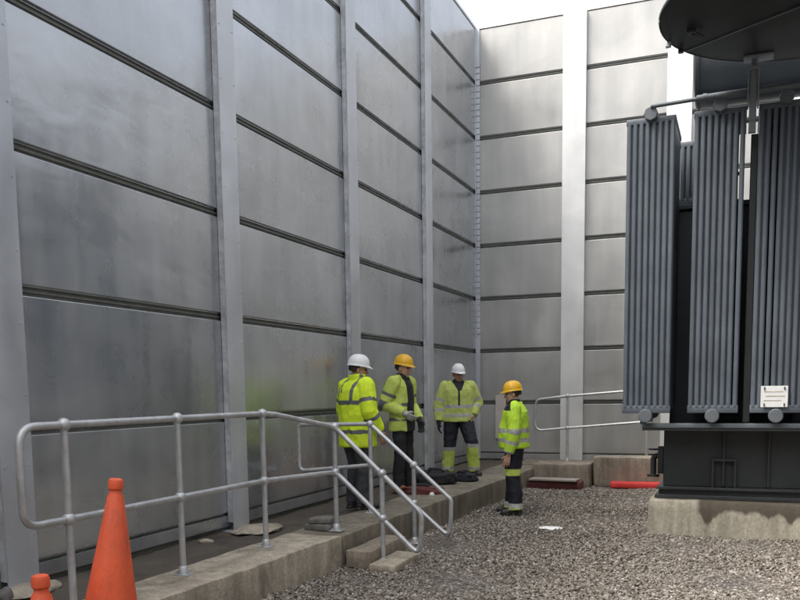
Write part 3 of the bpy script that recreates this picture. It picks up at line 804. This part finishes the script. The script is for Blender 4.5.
    # -- hard hat: ribbed dome, brim and peak
    t = bmesh.new(); nu, nv_ = 40, 12; rings = []
    A, B, Hh = 0.129, 0.106, 0.122
    for j in range(nv_+1):
        th = (math.pi/2)*j/nv_
        ring = []
        for i in range(nu):
            ph = 2*math.pi*i/nu
            r = math.cos(th)**0.85; z = Hh*math.sin(th)**0.95
            x, y = A*r*math.cos(ph), B*r*math.sin(ph)
            for rid in (-0.36, 0, 0.36):
                z += 0.007*math.exp(-((y/B-rid)/0.10)**2)*(1 if th > 0.5 else th/0.5)
            ring.append(t.verts.new((x-0.005, y, z+0.012)))
        rings.append(ring)
    def brim(ex, z, pk):
        ring = []
        for i in range(nu):
            ph = 2*math.pi*i/nu; c = max(0, math.cos(ph)); w = c**1.6
            ring.append(t.verts.new(((A+ex+pk*w)*math.cos(ph)-0.005, (B+ex)*math.sin(ph), z-0.016*w)))
        return ring
    b1 = brim(0.007, 0.006, 0.036); b2 = brim(0.008, 0.000, 0.037); b3 = brim(-0.004, 0.001, 0.0)
    allr = [b3, b2, b1]+rings
    for a, b in zip(allr, allr[1:]):
        for i in range(nu): t.faces.new((a[i], a[(i+1) % nu], b[(i+1) % nu], b[i]))
    t.faces.new(rings[-1])
    HZ = hc+HR@V((0.0, 0, 0.036*k))
    for v in t.verts: v.co = HZ+HR@(v.co*k)
    bmesh.ops.recalc_face_normals(t, faces=t.faces)
    me = bpy.data.meshes.new('hard_hat'); t.to_mesh(me); t.free(); put('hard_hat', me, M[P['hat']], sm=False); shade(me, 50)
    # -- trousers
    m = MB()
    m.ball(vv((-0.01, 0, 0.97)), 1, (0.140*k*W, 0.172*k*W, 0.13*k))
    for s in 'RL':
        l = legs[s]; q = l[2]+V((0, 0, -0.025))
        m.chain([l[0]+V((0, 0, 0.02)), l[0]*0.5+l[1]*0.5+V((0.005, 0, 0)), l[1], l[1]*0.5+l[2]*0.5+V((-0.012, 0, 0))], [0.104*W, 0.092*W, 0.078*LW, 0.078*LW])
        m.tube([l[1]*0.5+l[2]*0.5+V((-0.012, 0, 0)), l[2]*0.85+l[1]*0.15, q], [0.078*LW, 0.076*LW, 0.080*LW], 18)
    me = remesh(m, 0.008, 3); folds(me, 0.008, P['seed'], (6, 6, 7))
    mats = [M[x] for x in P['trouser_mats']]
    for f in me.polygons:
        c = f.center/k
        s = min('RL', key=lambda q: min(seg_t(f.center, legs[q][0], legs[q][1])[1], seg_t(f.center, legs[q][1], legs[q][2])[1]))
        f.material_index = P['trouser_cls'](c, s)
    put('trousers', me, mats)
    # -- jacket
    m = MB(); hem = P['hem']; bl = P.get('belly', 0.0); ll = lean
    def ring(z, fx, sy, cx=0.0): return (z, fx*W, sy*W, cx)
    rs = [ring(hem, 0.158+bl*0.4, 0.205, 0.0), ring(hem+0.02, 0.160+bl*0.5, 0.208, 0.0), ring(1.02, 0.150+bl, 0.198, bl*0.5), ring(1.15, 0.150+bl*0.8, 0.20, 0.0+bl*0.4+ll*0.3), ring(1.28, 0.148, 0.212, ll*0.6), ring(1.38, 0.135, 0.205, ll*0.9), ring(1.44, 0.105, 0.165, ll), ring(1.49, 0.075, 0.085, ll), ring(1.50+P.get('collar', 0.02), 0.078, 0.082, ll+0.005)]
    t = bmesh.new(); rr = []
    for z, a, b, cx in rs:
        rr.append([t.verts.new(V((cx+a*math.cos(2*math.pi*i/36), b*math.sin(2*math.pi*i/36), z))*k) for i in range(36)])
    for a, b in zip(rr, rr[1:]):
        for i in range(36): t.faces.new((a[i], a[(i+1) % 36], b[(i+1) % 36], b[i]))
    t.faces.new(list(reversed(rr[0]))); t.faces.new(rr[-1]); m.merge(t)
    for s in 'RL':
        a, e_, w_ = arms[s]; sg = -1 if s == 'R' else 1
        m.cone(a, V((ll*k, sg*0.07*k, 1.475*k)), 0.078*k, 0.055*k)
        mid = (a+e_)/2
        m.chain([a, mid, e_], [0.086*k*AW, 0.082*k*AW, 0.076*k*AW])
        cu = e_+(w_-e_)*P.get('cuff', 0.93)
        m.chain([e_, e_*0.5+cu*0.5], [0.076*k*AW, 0.070*k*AW]); m.tube([e_*0.5+cu*0.5, cu], [0.070*k*AW, 0.056*k*AW], 18)
    me = remesh(m, 0.0075, 3); folds(me, P.get('fold', 0.009), P['seed']+9)
    for f in me.polygons:
        c = f.center
        best = None
        for s in 'RL':
            a, e_, w_ = arms[s]
            t1, d1 = seg_t(c, a, e_); t2, d2 = seg_t(c, e_, w_)
            dd, tt = (d1, t1) if d1 < d2 else (d2, 1+t2)
            if best is None or dd < best[0]: best = (dd, tt, s)
        out = abs(c.y) > 0.165*k*W or best[0] < 0.078*k
        arm = best[0] < 0.105*k and (best[1] > 0.12) and out
        f.material_index = P['jacket_cls'](c/k, f.normal, arm, best[1], best[2])
    put('jacket', me, [M[x] for x in P['jacket_mats']])
    # -- collar and what shows at the neck
    if 'neck_mat' in P:
        m = MB(); m.lathe(V((0.012+lean, 0, 1.455))*k, [(0.09*k, 0), (0.078*k, 0.05*k), (0.072*k, 0.085*k), (0.06*k, 0.09*k)], 24)
        me = remesh(m, 0.007, 2); folds(me, 0.006, P['seed']+2, (14, 14, 14)); put('collar', me, M[P['neck_mat']])
    # -- boots
    for s in 'RL':
        l = legs[s][2]; f = V(P['feet'][s]).normalized(); sd = V((-f.y, f.x, 0)); z0 = P.get('lift', {}).get(s, 0.0)
        o_ = V((l.x, l.y, z0))
        m = MB()
        m.cone(o_+V((0, 0, 0.13)), o_+V((0, 0, 0.07))-f*0.01, 0.056, 0.050)
        m.ball(o_-f*0.035+V((0, 0, 0.05)), 1, (0.046, 0.046, 0.05)); m.cone(o_+f*0.02+V((0, 0, 0.065)), o_+f*0.13+V((0, 0, 0.047)), 0.050, 0.044)
        m.ball(o_+f*0.155+V((0, 0, 0.040)), 1, (0.056, 0.056, 0.040))
        for q in (-0.05, 0.03, 0.12, 0.165): m.lathe(o_+f*q, [(0.046, 0.0), (0.050, 0.004), (0.050, 0.024), (0.044, 0.028)], 18)
        me = remesh(m, 0.006, 2)
        put('boot', me, M[P['boot']])
    for s in P.get('gloves', {}):
        m = MB(); hand(m, s, 0.004); wr = arms[s][2]; d = (wr-arms[s][1]).normalized()
        m.cone(wr-d*0.05, wr+d*0.02, 0.043, 0.036)
        put('glove', remesh(m, 0.004, 2), M[P['gloves'][s]])
    return root

def inr(v, *rs): return any(a <= v <= b for a, b in rs)
# P1: back to the camera, white hat
def j1(c, n, arm, t, s):
    if arm: return 1 if inr(t, (0.50, 0.66), (1.18, 1.34)) else 0
    if inr(c.z, (1.215, 1.265), (0.885, 0.930)): return 1
    if c.z > 1.26 and 0.105 < abs(c.y) < 0.150: return 1
    if n.x < -0.3 and 0.045 < c.y < 0.075 and 1.345 < c.z < 1.395: return 1
    return 0
P1 = dict(label='person seen from behind in a long bright yellow jacket and white hard hat', s=1.0, w=1.26, aw=1.22, hat='hat_white', skin='skin_tan', seed=1.0, head=-0.55, nod=0.12,
    arms=dict(R=[(0.0, -0.20, 1.42), (-0.02, -0.275, 1.14), (0.13, -0.265, 0.90)], L=[(0.0, 0.20, 1.42), (0.0, 0.27, 1.14), (0.17, 0.22, 0.95)]),
    legs=dict(R=[(0, -0.09, 0.92), (0.02, -0.105, 0.49), (-0.02, -0.115, 0.10)], L=[(0, 0.09, 0.92), (0.03, 0.11, 0.49), (0.01, 0.13, 0.10)]),
    feet=dict(R=(1, -0.2, 0), L=(1, 0.25, 0)), hem=0.735, collar=0.055, fold=0.011,
    trouser_mats=['grey_cloth'], trouser_cls=lambda c, s: 0, boot='boot_black',
    jacket_mats=['hivis', 'band_dark'], jacket_cls=j1)
# P2: yellow hat, open jacket over black
def j2(c, n, arm, t, s):
    if arm: return 1 if inr(t, (0.48, 0.62), (0.86, 1.0)) else 0
    if c.x > 0.02 and abs(c.y-0.02) < 0.095 + 0.05*max(0, 1.3-c.z): return 2
    if inr(c.z, (1.12, 1.165), (0.93, 0.975)): return 1
    return 0
P2 = dict(label='person in yellow hard hat with open yellow jacket over black clothes, pale gloves', s=1.035, w=0.98, hat='hat_yellow', skin='skin', seed=4.0, head=0.05, nod=0.14,
    arms=dict(R=[(0.0, -0.20, 1.42), (-0.10, -0.26, 1.15), (0.125, -0.145, 1.03)], L=[(0.0, 0.20, 1.42), (-0.01, 0.26, 1.13), (0.155, 0.20, 0.93)]),
    hd=dict(R=(0.55, 0.62, -0.5), L=(0.35, -0.2, -0.9)),
    legs=dict(R=[(0, -0.09, 0.92), (0.03, -0.10, 0.49), (0.0, -0.11, 0.10)], L=[(0, 0.09, 0.92), (0.03, 0.105, 0.49), (0.03, 0.12, 0.10)]),
    feet=dict(R=(1, -0.2, 0), L=(1, 0.2, 0)), hem=0.80, collar=0.01, neck_mat='black_cloth',
    trouser_mats=['black_cloth'], trouser_cls=lambda c, s: 0, boot='boot_tan', gloves=dict(R='glove_white', L='black_cloth'),
    jacket_mats=['hivis_worn', 'band_dark', 'black_cloth'], jacket_cls=j2)
# P3: facing the camera
def j3(c, n, arm, t, s):
    if arm: return 1 if inr(t, (0.62, 0.78), (1.25, 1.45)) else 0
    if c.x > 0.0 and abs(c.y+0.012) < 0.016 and c.z > 1.12: return 2
    if c.x > 0.03 and c.z > 1.36 and abs(c.y) < 0.10*(c.z-1.30)/0.2: return 2
    if inr(c.z, (1.08, 1.135), (0.94, 0.995)): return 1
    return 0
def t3(c, s):
    top = 0.46 if s == 'R' else 0.52
    if c.z > top: return 0
    if inr(c.z, (0.10, 0.15), (top-0.06, top)): return 2
    return 1
P3 = dict(label='person facing the viewer in white hard hat, dark trousers with yellow lower legs', s=1.0, w=1.26, lw=1.24, aw=1.18, hat='hat_white', skin='skin_tan', seed=7.0, head=0.25, nod=0.10,
    arms=dict(R=[(0.0, -0.20, 1.42), (-0.02, -0.31, 1.13), (0.05, -0.32, 0.86)], L=[(0.0, 0.20, 1.42), (-0.07, 0.33, 1.16), (0.06, 0.24, 0.95)]),
    legs=dict(R=[(0, -0.10, 0.92), (0.05, -0.145, 0.49), (-0.02, -0.17, 0.10)], L=[(0, 0.10, 0.92), (0.22, 0.19, 0.53), (0.13, 0.235, 0.11)]),
    feet=dict(R=(1, -0.3, 0), L=(1, 0.35, 0)), hem=0.865, collar=0.01, neck_mat='navy_cloth',
    trouser_mats=['navy_cloth', 'hivis_worn', 'band_silver'], trouser_cls=t3, boot='boot_black', gloves=dict(R='black_cloth'),
    jacket_mats=['hivis_dull', 'band_silver', 'navy_cloth'], jacket_cls=j3)
# P4: profile, on the gravel
def j4(c, n, arm, t, s):
    if arm: return 1 if inr(t, (0.92, 1.08), (1.38, 1.54), (1.84, 2.0)) else 0
    if inr(c.z, (1.105, 1.165), (0.98, 1.035)): return 1
    if c.z > 1.40 and c.x > 0.03: return 2
    if c.x > 0.1 and abs(c.y) < 0.02: return 2
    return 0
def t4(c, s):
    if inr(c.z, (0.535, 0.625)) : return 1
    if c.z < 0.165: return 2 if c.z > 0.10 else 1
    return 0
P4 = dict(label='person in profile standing on the gravel, yellow hard hat, black trousers with yellow knee patch', s=0.995, w=1.2, lw=1.22, aw=1.16, hat='hat_yellow', skin='skin', seed=12.0, head=0.12, nod=0.10, lean=-0.01, belly=0.025,
    arms=dict(R=[(0.0, -0.20, 1.42), (-0.06, -0.27, 1.13), (-0.02, -0.26, 0.85)], L=[(0.0, 0.20, 1.42), (-0.01, 0.26, 1.12), (0.06, 0.25, 0.82)]),
    legs=dict(R=[(0, -0.09, 0.92), (0.02, -0.10, 0.49), (0.05, -0.11, 0.10)], L=[(0, 0.09, 0.92), (0.015, 0.10, 0.49), (-0.03, 0.11, 0.10)]),
    feet=dict(R=(1, -0.2, 0), L=(1, 0.15, 0)), hem=0.90, collar=0.01, neck_mat='navy_cloth',
    trouser_mats=['navy_cloth', 'hivis_worn', 'band_silver'], trouser_cls=t4, boot='boot_black',
    jacket_mats=['hivis_green', 'band_silver', 'navy_cloth'], jacket_cls=j4)
person((0.70, -7.24, 0.30), (0.52, 0.85), P1)
person((0.57, -5.50, 0.30), (0.97, -0.15), P2)
person((0.60, -3.10, 0.30), (0.45, -0.90), P3)
person((2.03, -5.12, 0.0), (-0.985, -0.17), P4)

# ------------------------------------------------------------ light and camera
w = bpy.data.worlds.new('World'); S.world = w; w.use_nodes = True
nt = w.node_tree; bg = nt.nodes['Background']
sky = nt.nodes.new('ShaderNodeTexSky'); sky.sky_type = 'NISHITA'; sky.sun_disc = False
sd = V((-0.42, -0.33, 0.85)).normalized()
el = math.asin(sd.z); az = math.atan2(sd.x, sd.y)
sky.sun_elevation = el; sky.sun_rotation = az
sky.air_density = 1.0; sky.dust_density = 6.0; sky.ozone_density = 0.6
hs = nt.nodes.new('ShaderNodeHueSaturation'); hs.inputs['Saturation'].default_value = 0.3
nt.links.new(sky.outputs['Color'], hs.inputs['Color']); nt.links.new(hs.outputs['Color'], bg.inputs['Color']); bg.inputs['Strength'].default_value = 0.15
sl = bpy.data.lights.new('sun', 'SUN'); sl.energy = 0.7; sl.angle = R(14); sl.color = (1.0, 0.95, 0.88)
so = bpy.data.objects.new('sun', sl); COL.objects.link(so)
so.rotation_euler = (-sd).to_track_quat('-Z', 'Y').to_euler(); so.location = (0, 0, 20)

cam = bpy.data.cameras.new('camera'); co = bpy.data.objects.new('camera', cam); COL.objects.link(co)
f, cyp, pitch, roll, yaw = 851.997, 485.747, -0.110316, -0.01293, 0.37797
Fw = V((-math.sin(yaw)*math.cos(pitch), math.cos(yaw)*math.cos(pitch), math.sin(pitch)))
Rt = V((math.cos(yaw), math.sin(yaw), 0)); U = Rt.cross(Fw)
r2 = Rt*math.cos(roll)+U*math.sin(roll); u2 = U*math.cos(roll)-Rt*math.sin(roll)
mw = Matrix((r2, u2, -Fw)).transposed().to_4x4(); mw.translation = V((4.7928, -16.2303, 1.6586))
co.matrix_world = mw
cam.sensor_fit = 'HORIZONTAL'; cam.sensor_width = 36; cam.lens = 36*f/800
cam.shift_x = 0; cam.shift_y = (cyp-300)/800
cam.clip_start = 0.05; cam.clip_end = 1000
S.camera = co
S.view_settings.view_transform = 'Standard'; S.view_settings.look = 'None'
S.view_settings.exposure = 1.45; S.view_settings.gamma = 1.0; S.view_settings.use_curve_mapping = False
